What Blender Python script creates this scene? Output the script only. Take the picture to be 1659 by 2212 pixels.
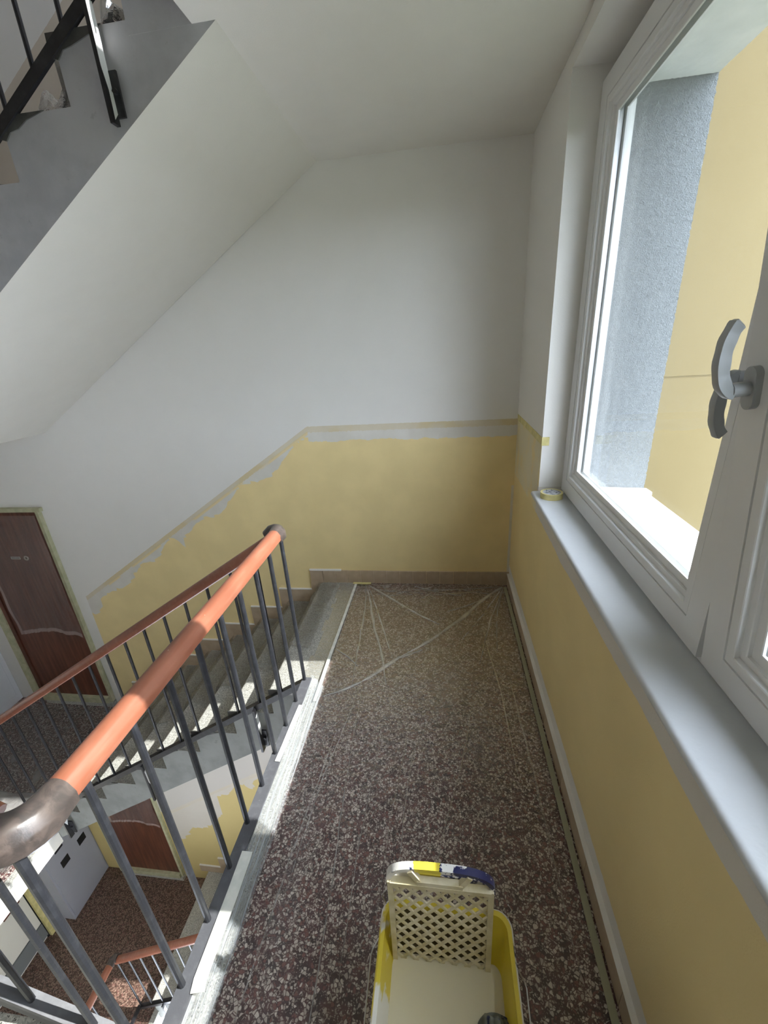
import bpy, math, random
from mathutils import Vector, Matrix, noise
random.seed(7)
S = bpy.context.scene
for o in list(bpy.data.objects): bpy.data.objects.remove(o)
COL = S.collection

# ------------------------------------------------------------------ camera
CX, CY, CZ = -0.4428, -2.5725, 1.6
RX = Vector((0.99027515, 0.12500262, -0.0610695))      # camera right in world
RD = Vector((-0.00908225, -0.37993877, -0.92496705))   # camera down in world
RF = Vector((-0.13882598, 0.91652652, -0.37510862))    # camera forward in world
cam_d = bpy.data.cameras.new('camera'); cam = bpy.data.objects.new('camera', cam_d); COL.objects.link(cam)
Mc = Matrix((( RX.x, -RD.x, -RF.x, CX), (RX.y, -RD.y, -RF.y, CY), (RX.z, -RD.z, -RF.z, CZ), (0, 0, 0, 1)))
cam.matrix_world = Mc
cam_d.sensor_fit = 'VERTICAL'; cam_d.sensor_height = 36.0
cam_d.lens = 906.08 / 2212 * 36.0
cam_d.clip_start = 0.01; cam_d.clip_end = 300
S.camera = cam

# ------------------------------------------------------------------ light and exposure
w = bpy.data.worlds.new('sky'); S.world = w; w.use_nodes = True
bg = w.node_tree.nodes['Background']; bg.inputs[0].default_value = (0.80, 0.87, 1.0, 1); bg.inputs[1].default_value = 13.0
sun_d = bpy.data.lights.new('sun', 'SUN'); sun = bpy.data.objects.new('sun', sun_d); COL.objects.link(sun)
sun_d.energy = 12.5; sun_d.angle = math.radians(0.53); sun_d.color = (1.0, 0.97, 0.93)
sun.rotation_euler = Vector((-1.0, -0.035, -0.892)).to_track_quat('-Z', 'Y').to_euler()
sun.location = (8, 0.3, 8)
S.view_settings.view_transform = 'Standard'; S.view_settings.look = 'None'
S.view_settings.gamma = 1.0; S.view_settings.use_curve_mapping = False
S.view_settings.exposure = -0.08
S.cycles.use_denoising = True
S.cycles.max_bounces = 14; S.cycles.diffuse_bounces = 8; S.cycles.transparent_max_bounces = 24
S.cycles.glossy_bounces = 5; S.cycles.sample_clamp_indirect = 6.0
S.cycles.caustics_reflective = False; S.cycles.caustics_refractive = False

# ------------------------------------------------------------------ node helper
class V:
    """a socket (or number) with arithmetic that builds Math nodes"""
    def __init__(s, T, x): s.T, s.x = T, x
    def _m(s, op, *a, clamp=False):
        n = s.T.nodes.new('ShaderNodeMath'); n.operation = op; n.use_clamp = clamp
        for i, b in enumerate((s,) + a):
            b = b.x if isinstance(b, V) else b
            if isinstance(b, (int, float)): n.inputs[i].default_value = b
            else: s.T.links.new(b, n.inputs[i])
        return V(s.T, n.outputs[0])
    def __add__(s, b): return s._m('ADD', b)
    def __sub__(s, b): return s._m('SUBTRACT', b)
    def __rsub__(s, b): return V(s.T, b)._m('SUBTRACT', s)
    def __mul__(s, b): return s._m('MULTIPLY', b)
    __rmul__ = __mul__; __radd__ = __add__
    def __truediv__(s, b): return s._m('DIVIDE', b)
    def gt(s, b): return s._m('GREATER_THAN', b)
    def lt(s, b): return s._m('LESS_THAN', b)
    def min(s, b): return s._m('MINIMUM', b)
    def max(s, b): return s._m('MAXIMUM', b)
    def floor(s): return s._m('FLOOR')
    def fract(s): return s._m('FRACT')
    def abs(s): return s._m('ABSOLUTE')
    def mod(s, b): return s._m('FLOORED_MODULO', b)
    def step(s, a, b):
        n = s.T.nodes.new('ShaderNodeMapRange'); n.interpolation_type = 'SMOOTHSTEP'
        s.T.links.new(s.x, n.inputs[0]); n.inputs[1].default_value = a; n.inputs[2].default_value = b
        return V(s.T, n.outputs[0])

class Mat:
    def __init__(s, name, base=(0.5, 0.5, 0.5), rough=0.6, metal=0.0, spec=0.5):
        s.m = bpy.data.materials.new(name); s.m.use_nodes = True
        s.T = s.m.node_tree; s.b = s.T.nodes['Principled BSDF']
        s.out = s.T.nodes['Material Output']
        s.b.inputs['Base Color'].default_value = (*base, 1)
        s.b.inputs['Roughness'].default_value = rough; s.b.inputs['Metallic'].default_value = metal
        s.b.inputs['Specular IOR Level'].default_value = spec
        s._c = None
    def coord(s):
        if s._c is None:
            g = s.T.nodes.new('ShaderNodeTexCoord'); sp = s.T.nodes.new('ShaderNodeSeparateXYZ')
            s.T.links.new(g.outputs['Object'], sp.inputs[0]); s._o = g.outputs['Object']
            s._c = tuple(V(s.T, sp.outputs[i]) for i in range(3))
        return s._c
    def vec(s, x, y, z):
        n = s.T.nodes.new('ShaderNodeCombineXYZ')
        for i, b in enumerate((x, y, z)):
            b = b.x if isinstance(b, V) else b
            if isinstance(b, (int, float)): n.inputs[i].default_value = b
            else: s.T.links.new(b, n.inputs[i])
        return n.outputs[0]
    def noise(s, scale, detail=3, rough=0.5, vec=None, dist=0.0):
        s.coord(); n = s.T.nodes.new('ShaderNodeTexNoise')
        s.T.links.new(vec or s._o, n.inputs['Vector']); n.inputs['Scale'].default_value = scale
        n.inputs['Detail'].default_value = detail; n.inputs['Roughness'].default_value = rough
        n.inputs['Distortion'].default_value = dist
        return V(s.T, n.outputs[0])
    def vor(s, scale, feature='F1', vec=None, out='Distance', rnd=1.0):
        s.coord(); n = s.T.nodes.new('ShaderNodeTexVoronoi'); n.feature = feature
        s.T.links.new(vec or s._o, n.inputs['Vector']); n.inputs['Scale'].default_value = scale
        n.inputs['Randomness'].default_value = rnd
        return n.outputs[out]
    def rand(s, v):
        n = s.T.nodes.new('ShaderNodeTexWhiteNoise'); n.noise_dimensions = '1D'
        s.T.links.new(v.x, n.inputs['W']); return V(s.T, n.outputs[0])
    def mix(s, f, a, b):
        n = s.T.nodes.new('ShaderNodeMix'); n.data_type = 'RGBA'
        for i, q in ((0, f), (6, a), (7, b)):
            q = q.x if isinstance(q, V) else q
            if isinstance(q, (int, float)): n.inputs[i].default_value = q
            elif isinstance(q, tuple): n.inputs[i].default_value = (*q, 1)
            else: s.T.links.new(q, n.inputs[i])
        return n.outputs[2]
    def color(s, c): s.T.links.new(c, s.b.inputs['Base Color']); return s
    def rough(s, v): s.T.links.new(v.x, s.b.inputs['Roughness']); return s
    def bump(s, h, dist=0.002, strength=1.0):
        n = s.T.nodes.new('ShaderNodeBump'); n.inputs['Distance'].default_value = dist; n.inputs['Strength'].default_value = strength
        s.T.links.new(h.x, n.inputs['Height']); s.T.links.new(n.outputs[0], s.b.inputs['Normal']); s._n = n.outputs[0]; return s

def sr(r, g, b):
    f = lambda c: (c / 255 / 12.92) if c / 255 <= .04045 else ((c / 255 + .055) / 1.055) ** 2.4
    return (f(r), f(g), f(b))

ST = 2.664          # storey height
RISE, RUN = 0.1665, 0.255
WHITE = (0.80, 0.79, 0.76); YEL = (0.79, 0.645, 0.335); PRIMER = (0.74, 0.70, 0.61)

# ---- plaster walls
def plaster(name, col=WHITE, sc=1.0):
    m = Mat(name, col, 0.85, spec=0.25)
    n = m.noise(260 * sc, 2); n2 = m.noise(9, 4)
    m.color(m.mix(n2.step(.3, .7), tuple(c * .985 for c in col), tuple(min(1, c * 1.005) for c in col)))
    m.bump(n, .0008, .5); return m
M_white = plaster('white_plaster')
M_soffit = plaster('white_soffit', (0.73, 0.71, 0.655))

def far_wall():
    m = Mat('far_wall_paint', WHITE, 0.8, spec=0.3)
    x, y, z = m.coord()
    nz = m.noise(14, 4) - .5; nf = m.noise(70, 3) - .5
    h = ((x + 1.29).min(0.0) * .64 + 1.135).max(-.17)
    t0 = h - z
    t = t0.mod(ST)
    tt = t + nf * .012
    dado = tt.lt(1.30) * tt.gt(0.0) * (1 - x.lt(-3.335) * z.gt(-1.6))
    slopem = x.lt(-1.29)
    # brushed edge: overlapping strokes hanging below the line
    s1 = (x * 2.1 + m.noise(1.3, 1) * 1.6); k1 = s1.floor(); f1 = s1.fract()
    f2 = (x * 8.3 + m.noise(3.1, 1) * 2).fract()
    big = m.noise(2.1, 1, vec=m.vec(x, 0.0, 3.3)).step(.36, .62)
    depth = .014 + slopem * (big * (.065 + m.rand(k1) * .125 + f1 * .08) + f2 * .022) + (1 - slopem) * .085 + nz * .045 + nf * .02
    depth = depth + x.lt(-2.72) * x.gt(-3.34) * z.lt(-1.9) * (.30 + nz * .12)
    prim = tt.lt(depth) * dado
    band = t.lt(.038 + nf._m('ADD', 0) * .02)
    wash = m.noise(3.1, 3).step(.47, .6)
    yel = m.mix(m.noise(5, 5).step(.35, .7), YEL, tuple(c * 1.07 for c in YEL))
    grubby = m.noise(19, 6, .7).step(.66, .8)
    yel = m.mix(grubby * .16, yel, (.42, .34, .17))
    pc = m.mix(m.noise(7, 4).step(.3, .75), (.66, .63, .57), (.74, .715, .66))
    streakb = t.gt(.030) * t.lt(.052) * slopem * m.noise(2.7, 2).step(.45, .5)
    pc = m.mix(streakb * .8, pc, YEL)
    pc = m.mix(band * (.45 + wash * .45), pc, (.66, .555, .33))
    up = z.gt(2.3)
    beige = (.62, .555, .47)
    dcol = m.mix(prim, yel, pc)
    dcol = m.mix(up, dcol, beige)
    wcol = m.mix(m.noise(7, 4).step(.3, .7), tuple(c * .985 for c in WHITE), WHITE)
    low_storey = z.lt(-1.5)  # darker, browner wall and dado colours in the storey below
    dcol = m.mix(low_storey * .8, dcol, m.mix(prim, (.50, .40, .165), (.52, .475, .41)))
    wcol = m.mix(low_storey, wcol, (.52, .49, .45))
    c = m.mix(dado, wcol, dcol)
    cornerw = x.gt(-.016 + .0) * z.lt(.72) * z.gt(.05)
    c = m.mix(cornerw * (.5 + .5 * m.noise(30, 3)), c, (.72, .70, .66))
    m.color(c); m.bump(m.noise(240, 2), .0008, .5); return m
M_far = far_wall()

def right_wall():
    m = Mat('right_wall_paint', WHITE, 0.8, spec=0.3)
    x, y, z = m.coord()
    nf = m.noise(45, 4) - .5; nl = m.noise(3.0, 3) - .5
    dado = z.mod(ST).lt(1.15) * x.lt(.0005)
    zz = z.mod(ST)
    yel = m.mix(m.noise(4, 5).step(.3, .7), tuple(c * .95 for c in YEL), YEL)
    streak = m.noise(1.0, 3, vec=m.vec(y * 1.4, z * 6.0, x)).step(.62, .72)
    yel = m.mix(streak * .18, yel, (.84, .72, .36))
    c = m.mix(dado, WHITE, yel)
    # worn primer under the tape at the far end, bare bands under the sill and over the skirting
    worn = y.gt(-.645) * zz.gt(.80 + .0) * zz.lt(1.15) * m.noise(9, 4).step(.30, .55)
    c = m.mix(worn * .75, c, (.70, .66, .52))
    under = (zz + nl * .05 + nf * .008).gt(.788) * y.lt(-.62) * zz.lt(.93)
    c = m.mix(under, c, (.66, .63, .58))
    over = (zz + nf * .010 + nl * .012).lt(.148)
    c = m.mix(over, c, (.76, .74, .70))
    m.color(c); m.bump(m.noise(240, 2), .0008, .5); return m
M_right = right_wall()

# ---- terrazzo
def terrazzo(name, scale=118.0, base=(.050, .030, .032), base2=(.115, .052, .052), chip1=(.41, .34, .30), chip2=(.70, .63, .57)):
    m = Mat(name, base, 0.38, spec=0.5)
    x, y, z = m.coord()
    wv = m.vec(x + (m.noise(40, 1) - .5) * .012, y + (m.noise(43, 1) - .5) * .012, z)
    e = V(m.T, m.vor(scale, 'DISTANCE_TO_EDGE', wv)); col = m.vor(scale, 'F1', wv, 'Color')
    sp = m.T.nodes.new('ShaderNodeSeparateColor'); m.T.links.new(col, sp.inputs[0])
    r = V(m.T, sp.outputs[0]); g = V(m.T, sp.outputs[1])
    chip = e.step(.05, .14) * r.gt(.40)
    e2 = V(m.T, m.vor(scale * 2.3, 'DISTANCE_TO_EDGE')); c2 = m.vor(scale * 2.3, 'F1', None, 'Color')
    sp2 = m.T.nodes.new('ShaderNodeSeparateColor'); m.T.links.new(c2, sp2.inputs[0])
    small = e2.step(.05, .16) * V(m.T, sp2.outputs[0]).gt(.72)
    b = m.mix(m.noise(30, 3).step(.35, .65), base, base2)
    b = m.mix(small * .75, b, chip1)
    cc = m.mix(g, chip1, chip2); cc = m.mix(V(m.T, sp.outputs[2]).gt(.80), cc, (.20, .085, .075))
    m.color(m.mix(chip, b, cc)); m.rough(.34 + m.noise(20, 2) * .15); return m
M_terr = terrazzo('maroon_terrazzo')
M_terr2 = terrazzo('brown_terrazzo', 100, (.040, .024, .018), (.085, .048, .036), (.19, .125, .095), (.30, .21, .165))
def stone():
    m = Mat('grey_terrazzo_stone', (.30, .30, .27), .55)
    n = V(m.T, m.vor(230, 'F1')); c = m.vor(230, 'F1', None, 'Color')
    sp = m.T.nodes.new('ShaderNodeSeparateColor'); m.T.links.new(c, sp.inputs[0]); r = V(m.T, sp.outputs[0])
    col = m.mix(r.step(.2, .9), (.33, .33, .305), (.58, .575, .53))
    col = m.mix(r.gt(.84) * n.lt(.5), col, (.075, .075, .07))
    col = m.mix(m.noise(3, 4).step(.4, .75) * .35, col, (.22, .21, .185))
    m.color(col); m.bump(m.noise(200, 2), .001, .3); return m
M_stone = stone()
def concrete(name, a, b, dark=(.12, .12, .115)):
    m = Mat(name, a, .7)
    n = m.noise(6, 5, .6); n2 = m.noise(22, 5, .7)
    c = m.mix(n.step(.35, .65), a, b); c = m.mix(n2.step(.64, .72) * .5, c, dark)
    m.color(c); m.bump(n2, .002, .5); return m
M_string = concrete('painted_stringer', (.185, .19, .178), (.245, .25, .234))
M_string_dark = concrete('painted_stringer_grey', (.42, .425, .445), (.50, .505, .525), (.34, .34, .35))
M_nose_dark = concrete('old_black_nosing', (.055, .055, .05), (.12, .12, .11), (.30, .30, .28))
# ---- metal, wood, plastics
def paint_metal(name, c, c2, rough=.45):
    m = Mat(name, c, rough, 0.0, .5); n = m.noise(38, 4); m.color(m.mix(n.step(.45, .75), c, c2))
    sp = m.noise(130, 2).gt(.79); m.color(m.mix(sp * .8, m.mix(n.step(.45, .75), c, c2), (.45, .45, .45))); m.bump(m.noise(160, 3), .0008, .5); return m
M_bal = paint_metal('dark_slate_enamel', (.024, .026, .032), (.042, .045, .052), .42)
M_black = paint_metal('black_enamel', (.014, .014, .017), (.03, .03, .033), .4)
M_bar = paint_metal('grey_bar_enamel', (.095, .098, .110), (.125, .128, .14), .5)
def wood():
    m = Mat('worn_brown_rail', (.36, .12, .062), .36)
    x, y, z = m.coord()
    n = m.noise(5, 4); s = m.noise(1.0, 4, vec=m.vec(x * 60, y * 9, z * 60))
    c = m.mix(n.step(.3, .7), (.235, .080, .045), (.31, .115, .066)); c = m.mix(s.step(.45, .8) * .35, c, (.40, .20, .14))
    c = m.mix(m.noise(60, 2).gt(.775), c, (.55, .45, .38)); m.color(c); m.bump(s, .0006, .4); return m
M_wood = wood()
def elbow():
    m = Mat('dark_worn_elbow', (.10, .075, .065), .33)
    s = m.noise(28, 5, .65, dist=1.0); c = m.mix(s.step(.35, .7), (.050, .042, .039), (.105, .082, .072)); m.color(c); m.bump(s, .0012, .5); return m
M_elbow = elbow()
def pvc():
    m = Mat('white_pvc', (.80, .81, .82), .32, spec=.5); m.bump(m.noise(30, 2), .0004, .2); return m
M_pvc = pvc()
M_gasket = Mat('grey_gasket', (.30, .31, .33), .6).m
M_spacer = Mat('metal_spacer', (.6, .61, .63), .35, .8).m
M_handle = Mat('grey_handle', (.36, .38, .39), .35).m
M_sill = plaster('white_sill_laminate', (.60, .62, .64), .3); M_sill.b.inputs['Roughness'].default_value = .35
M_extsill = Mat('white_metal_sill', (.86, .87, .87), .4).m
def stucco():
    m = Mat('grey_stucco', (.52, .55, .57), .9, spec=.2)
    n = m.noise(170, 4, .7); v = V(m.T, m.vor(260, 'F1'))
    m.color(m.mix(n.step(.3, .7), (.15, .165, .175), (.24, .26, .272))); m.bump(n + v * .5, .0035, 1.0); return m
M_stucco = stucco()
M_lintel = concrete('bounce_lit_lintel', (.60, .63, .62), (.70, .72, .71), (.5, .52, .52)) if 'concrete' in globals() else None  # light bounced up to the lintel is put into this lighter colour
def facade():
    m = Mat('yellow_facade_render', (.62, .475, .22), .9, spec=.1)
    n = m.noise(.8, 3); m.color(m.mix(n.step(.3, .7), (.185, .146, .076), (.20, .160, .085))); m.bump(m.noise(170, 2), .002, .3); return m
M_fac = facade()
M_ground = Mat('courtyard_grass', (.075, .085, .055), .95).m

def glass():
    m = bpy.data.materials.new('window_glass'); m.use_nodes = True; T = m.node_tree; T.nodes.remove(T.nodes['Principled BSDF'])
    ge = T.nodes.new('ShaderNodeNewGeometry'); dt = T.nodes.new('ShaderNodeVectorMath'); dt.operation = 'DOT_PRODUCT'
    T.links.new(ge.outputs['Normal'], dt.inputs[0]); T.links.new(ge.outputs['Incoming'], dt.inputs[1])
    sch = (1.0 - V(T, dt.outputs['Value']).abs())._m('POWER', 5.0) * .96 + .04     # Schlick, both sides alike
    tr = T.nodes.new('ShaderNodeBsdfTransparent'); tr.inputs[0].default_value = (.985, .992, .99, 1)
    gl = T.nodes.new('ShaderNodeBsdfGlossy'); gl.inputs['Roughness'].default_value = .02
    mx = T.nodes.new('ShaderNodeMixShader')
    T.links.new((sch * .8).x, mx.inputs[0])
    T.links.new(tr.outputs[0], mx.inputs[1]); T.links.new(gl.outputs[0], mx.inputs[2]); T.links.new(mx.outputs[0], T.nodes['Material Output'].inputs[0]); return m
M_glass = glass()
def film(name, milk=.10, gloss=.55, fold_attr=True, wr=28, bump=.004, tint=(.86, .87, .86), along=None):
    """thin polythene: clear, with a milky share that grows where the film lies doubled (attribute 'fold')"""
    m = Mat(name); T = m.T; T.nodes.remove(m.b)
    m.b = None
    if along:
        x, y, z = m.coord(); vv = m.vec(x * along, y, z * along)
        n = m.noise(wr, 4, .6, vec=vv, dist=.6); n2 = m.noise(wr * .3, 3, vec=vv)
    else: n = m.noise(wr, 4, .6, dist=1.5); n2 = m.noise(wr * .25, 3)
    bp = T.nodes.new('ShaderNodeBump'); bp.inputs['Distance'].default_value = bump; bp.inputs['Strength'].default_value = .9
    T.links.new((n + n2 * 2).x, bp.inputs['Height'])
    tr = T.nodes.new('ShaderNodeBsdfTransparent'); tr.inputs[0].default_value = (.97, .97, .965, 1)
    df = T.nodes.new('ShaderNodeBsdfDiffuse'); df.inputs[0].default_value = (*tint, 1); T.links.new(bp.outputs[0], df.inputs['Normal'])
    tl = T.nodes.new('ShaderNodeBsdfTranslucent'); tl.inputs[0].default_value = (*tint, 1)
    ms = T.nodes.new('ShaderNodeMixShader'); ms.inputs[0].default_value = .35; T.links.new(df.outputs[0], ms.inputs[1]); T.links.new(tl.outputs[0], ms.inputs[2])
    gl = T.nodes.new('ShaderNodeBsdfGlossy'); gl.inputs['Roughness'].default_value = .18; T.links.new(bp.outputs[0], gl.inputs['Normal'])
    fr = T.nodes.new('ShaderNodeFresnel'); fr.inputs[0].default_value = 1.5; T.links.new(bp.outputs[0], fr.inputs['Normal'])
    at = T.nodes.new('ShaderNodeAttribute'); at.attribute_name = 'fold'
    f = V(T, at.outputs['Fac'])
    mk = (f * .55 + milk + n.step(.55, .8) * milk * .8)._m('MINIMUM', .9)
    m1 = T.nodes.new('ShaderNodeMixShader'); T.links.new(mk.x, m1.inputs[0]); T.links.new(tr.outputs[0], m1.inputs[1]); T.links.new(ms.outputs[0], m1.inputs[2])
    m2 = T.nodes.new('ShaderNodeMixShader'); T.links.new((V(T, fr.outputs[0]) * gloss).x, m2.inputs[0]); T.links.new(m1.outputs[0], m2.inputs[1]); T.links.new(gl.outputs[0], m2.inputs[2])
    T.links.new(m2.outputs[0], m.out.inputs[0]); return m
M_film = film('clear_polythene', .05, .34)
M_film_step = film('step_polythene', .14, .8, wr=22, bump=.010)
M_foldfilm = film('folded_polythene', .22, .5, wr=60, bump=.002, tint=(.88, .87, .85))
M_film_skirt = film('crinkled_polythene', .26, .9, wr=9, bump=.005, tint=(.70, .76, .80), along=14.0)
M_film_door = film('door_polythene', .16, .5, wr=9, bump=.006, tint=(.62, .52, .50))
M_tape = Mat('white_masking_tape', (.74, .75, .70), .7)
M_tape.color(M_tape.mix(M_tape.noise(30, 3).step(.3, .7), (.66, .68, .63), (.80, .80, .75)))
M_tapey = Mat('yellow_masking_tape', (.66, .58, .25), .7)
M_tapey.color(M_tapey.mix(M_tapey.noise(26, 3).step(.3, .7), (.58, .52, .22), (.72, .64, .30)))
M_tapeg = Mat('greenish_masking_tape', (.50, .48, .28), .7)
M_tapeg.color(M_tapeg.mix(M_tapeg.noise(20, 3).step(.3, .7), (.40, .40, .25), (.50, .49, .33)))
M_tapef = Mat('grey_green_floor_tape', (.36, .36, .25), .7)
def tile_mat(name, tints=1):
    m = Mat(name, (.34, .235, .15), .45)
    n = m.noise(11, 4); info = m.T.nodes.new('ShaderNodeObjectInfo'); r = V(m.T, info.outputs['Random'])
    c = m.mix(n.step(.3, .7), (.43, .33, .22), (.54, .43, .305)); c = m.mix(r * .35, c, (.37, .28, .19)); m.color(c); m.bump(n, .001, .3); return m
M_tile = tile_mat('brown_skirting_tile')
def door_mat():
    m = Mat('brown_door_veneer', (.125, .045, .028), .4)
    x, y, z = m.coord(); g = m.noise(1.0, 5, vec=m.vec(x * 45, y * 10, z * 3)); m.color(m.mix(g.step(.3, .75), (.085, .030, .018), (.17, .062, .036))); return m
M_door = door_mat()
M_dark = Mat('black_opening', (.006, .006, .007), .8).m
M_cab = plaster('cabinet_white', (.68, .69, .72), .4)
M_cab2 = plaster('cabinet_grey_white', (.37, .38, .43), .4)
M_cream = plaster('cream_door', (.72, .70, .63), .4)
M_kick = Mat('grey_kick_plate', (.18, .195, .20), .5).m
M_brass = Mat('pale_metal_plate', (.62, .60, .55), .4, .6).m

def obj(name, me_or_mb, mat=None, parent=None, label=None, cat=None, group=None, kind=None, smooth=False):
    if isinstance(me_or_mb, MB): me = me_or_mb.mesh(name, smooth)
    else: me = me_or_mb
    o = bpy.data.objects.new(name, me); COL.objects.link(o)
    for m in (mat if isinstance(mat, (list, tuple)) else [mat]):
        if m is not None and len(me.materials) < (len(mat) if isinstance(mat, (list, tuple)) else 1):
            me.materials.append(m.m if isinstance(m, Mat) else m)
    if parent is not None: o.parent = parent
    tag(o, label, cat, group, kind); return o
def tag(o, label=None, cat=None, group=None, kind=None):
    if label: o['label'] = label
    if cat: o['category'] = cat
    if group: o['group'] = group
    if kind: o['kind'] = kind
    return o
def thing(name, label=None, cat=None, loc=(0, 0, 0), group=None, kind=None):
    o = bpy.data.objects.new(name, None); COL.objects.link(o); o.empty_display_size = .1
    return tag(o, label, cat, group, kind)
def dup(o, parent=None, dz=0.0):
    c = o.copy(); COL.objects.link(c); c.parent = parent; c.location = o.location + Vector((0, 0, dz)); return c

class MB:
    def __init__(s): s.v, s.f, s.mi, s.fold = [], [], [], []
    def quad(s, pts, mi=0):
        b = len(s.v); s.v += [tuple(p) for p in pts]; s.f.append(tuple(range(b, b + len(pts)))); s.mi.append(mi); return s
    def box(s, x0, x1, y0, y1, z0, z1, mi=0, top=None):
        b = len(s.v); s.v += [(x, y, z) for x in (x0, x1) for y in (y0, y1) for z in (z0, z1)]
        F = [(0, 1, 3, 2), (4, 6, 7, 5), (0, 4, 5, 1), (2, 3, 7, 6), (0, 2, 6, 4), (1, 5, 7, 3)]
        for i, q in enumerate(F): s.f.append(tuple(b + k for k in q)); s.mi.append(top if (i == 5 and top is not None) else mi)
        return s
    def prism(s, poly, y0, y1, plane='xz', mi=0, cap=None):
        """extrude a 2-D polygon (counter-clockwise) along the missing axis"""
        def P(a, c, t): return (a, t, c) if plane == 'xz' else ((t, a, c) if plane == 'yz' else (a, c, t))
        n = len(poly); b = len(s.v)
        s.v += [P(a, c, y0) for a, c in poly] + [P(a, c, y1) for a, c in poly]
        for i in range(n):
            j = (i + 1) % n; s.f.append((b + i, b + j, b + n + j, b + n + i)); s.mi.append(mi)
        s.f.append(tuple(b + i for i in reversed(range(n)))); s.mi.append(mi if cap is None else cap)
        s.f.append(tuple(b + n + i for i in range(n))); s.mi.append(mi if cap is None else cap)
        return s
    def sweep(s, path, prof, up=(0, 0, 1), cap=True, scales=None, closed=False):
        """sweep closed profile [(side, up)] along path"""
        path = [Vector(p) for p in path]; n = len(prof); rings = []
        m = len(path)
        for i, p in enumerate(path):
            a = path[(i - 1) % m] if (closed or i > 0) else path[0]; c = path[(i + 1) % m] if (closed or i < m - 1) else path[-1]
            t = (c - a).normalized(); u0 = Vector(up); sd = t.cross(u0)
            if sd.length < 1e-4: sd = t.cross(Vector((0, 1, 0)))
            sd.normalize(); u = sd.cross(t).normalized(); k = scales[i] if scales else 1
            b = len(s.v); s.v += [tuple(p + sd * (q[0] * k) + u * (q[1] * k)) for q in prof]; rings.append(b)
        for i in range(m if closed else m - 1):
            r0, r1 = rings[i], rings[(i + 1) % m]
            for k in range(n): s.f.append((r0 + k, r0 + (k + 1) % n, r1 + (k + 1) % n, r1 + k)); s.mi.append(0)
        if cap and not closed:
            s.f.append(tuple(rings[0] + k for k in reversed(range(n)))); s.f.append(tuple(rings[-1] + k for k in range(n))); s.mi += [0, 0]
        return s
    def tube(s, path, r, n=8, up=(0, 0, 1), cap=True, scales=None, closed=False):
        return s.sweep(path, [(r * math.cos(2 * math.pi * k / n), r * math.sin(2 * math.pi * k / n)) for k in range(n)], up, cap, scales, closed)
    def grid(s, fn, nu, nv, fold=None, mi=0):
        b = len(s.v)
        for i in range(nu + 1):
            for j in range(nv + 1):
                s.v.append(tuple(fn(i / nu, j / nv)))
                if fold: s.fold.append(fold(i / nu, j / nv))
        for i in range(nu):
            for j in range(nv):
                a = b + i * (nv + 1) + j; s.f.append((a, a + nv + 1, a + nv + 2, a + 1)); s.mi.append(mi)
        return s
    def mesh(s, name, smooth=False):
        me = bpy.data.meshes.new(name); me.from_pydata(s.v, [], s.f)
        if any(s.mi):
            for p, m in zip(me.polygons, s.mi): p.material_index = m
        me.validate()
        if smooth:
            for p in me.polygons: p.use_smooth = True
            if smooth != 'all':
                try: me.set_sharp_from_angle(angle=math.radians(35))
                except Exception: pass
        if s.fold and len(s.fold) == len(me.vertices):
            a = me.attributes.new('fold', 'FLOAT', 'POINT'); a.data.foreach_set('value', s.fold)
        me.update(); return me
def fbm(x, y, z=0.0): return noise.noise((x, y, z)) + .5 * noise.noise((x * 2.1, y * 2.1, z + 7)) + .25 * noise.noise((x * 4.3, y * 4.3, z + 3))

# ================================================================== SETTING
XL, YN = -4.62, -3.25               # left wall, near wall
ZB, ZT = -4.2, 5.2
# far wall: a single plane with door recesses behind it
b = MB()
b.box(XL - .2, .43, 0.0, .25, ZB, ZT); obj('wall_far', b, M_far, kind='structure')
b = MB(); b.box(XL - .2, .43, YN - .2, YN, ZB, ZT); obj('wall_near', b, M_white, kind='structure')
b = MB(); b.box(XL - .2, XL, YN - .2, 0, ZB, ZT); obj('wall_left', b, M_white, kind='structure')
b = MB(); b.box(XL - .2, .43, YN - .2, .25, ZT, ZT + .2); obj('ceiling_top', b, M_white, kind='structure').name = 'ceiling'

# right wall with window openings; those of unseen storeys narrowed to dim their light
Y0, Y1 = -.645, -2.93               # interior opening
ZS, ZL = .88, 2.409
YO0, YO1, ZO0, ZO1 = -.70, -2.875, .895, 2.325
def opening_wall(b, x0, x1, y0, y1, holes, z0, z1):
    """solid slab between x0 and x1 with rectangular holes (ya>yb, za<zb) stacked in z"""
    zs = [z0]
    for (ya, yb, za, zb) in holes: zs += [za, zb]
    zs.append(z1)
    for i in range(0, len(zs) - 1, 2): b.box(x0, x1, y1, y0, zs[i], zs[i + 1])
    for (ya, yb, za, zb) in holes:
        b.box(x0, x1, ya, y0, za, zb); b.box(x0, x1, y1, yb, za, zb)
b = MB()
opening_wall(b, 0.0, .175, 0.0, YN, [(-.75, -1.06, 1.03 - ST, 2.25 - ST), (Y0, Y1, ZS, ZL), (-.75, -1.70, 1.03 + ST, 2.25 + ST)], ZB, ZT)
obj('wall_right', b, M_right, kind='structure')
b = MB()
opening_wall(b, .175, .43, 0.0, YN, [(YO0, YO1, 1.0 - ST, ZO1 - ST), (YO0, YO1, ZO0, ZO1), (YO0, YO1, 1.0 + ST, ZO1 + ST)], ZB, ZT)
obj('wall_outer', b, M_stucco, kind='structure')
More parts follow.
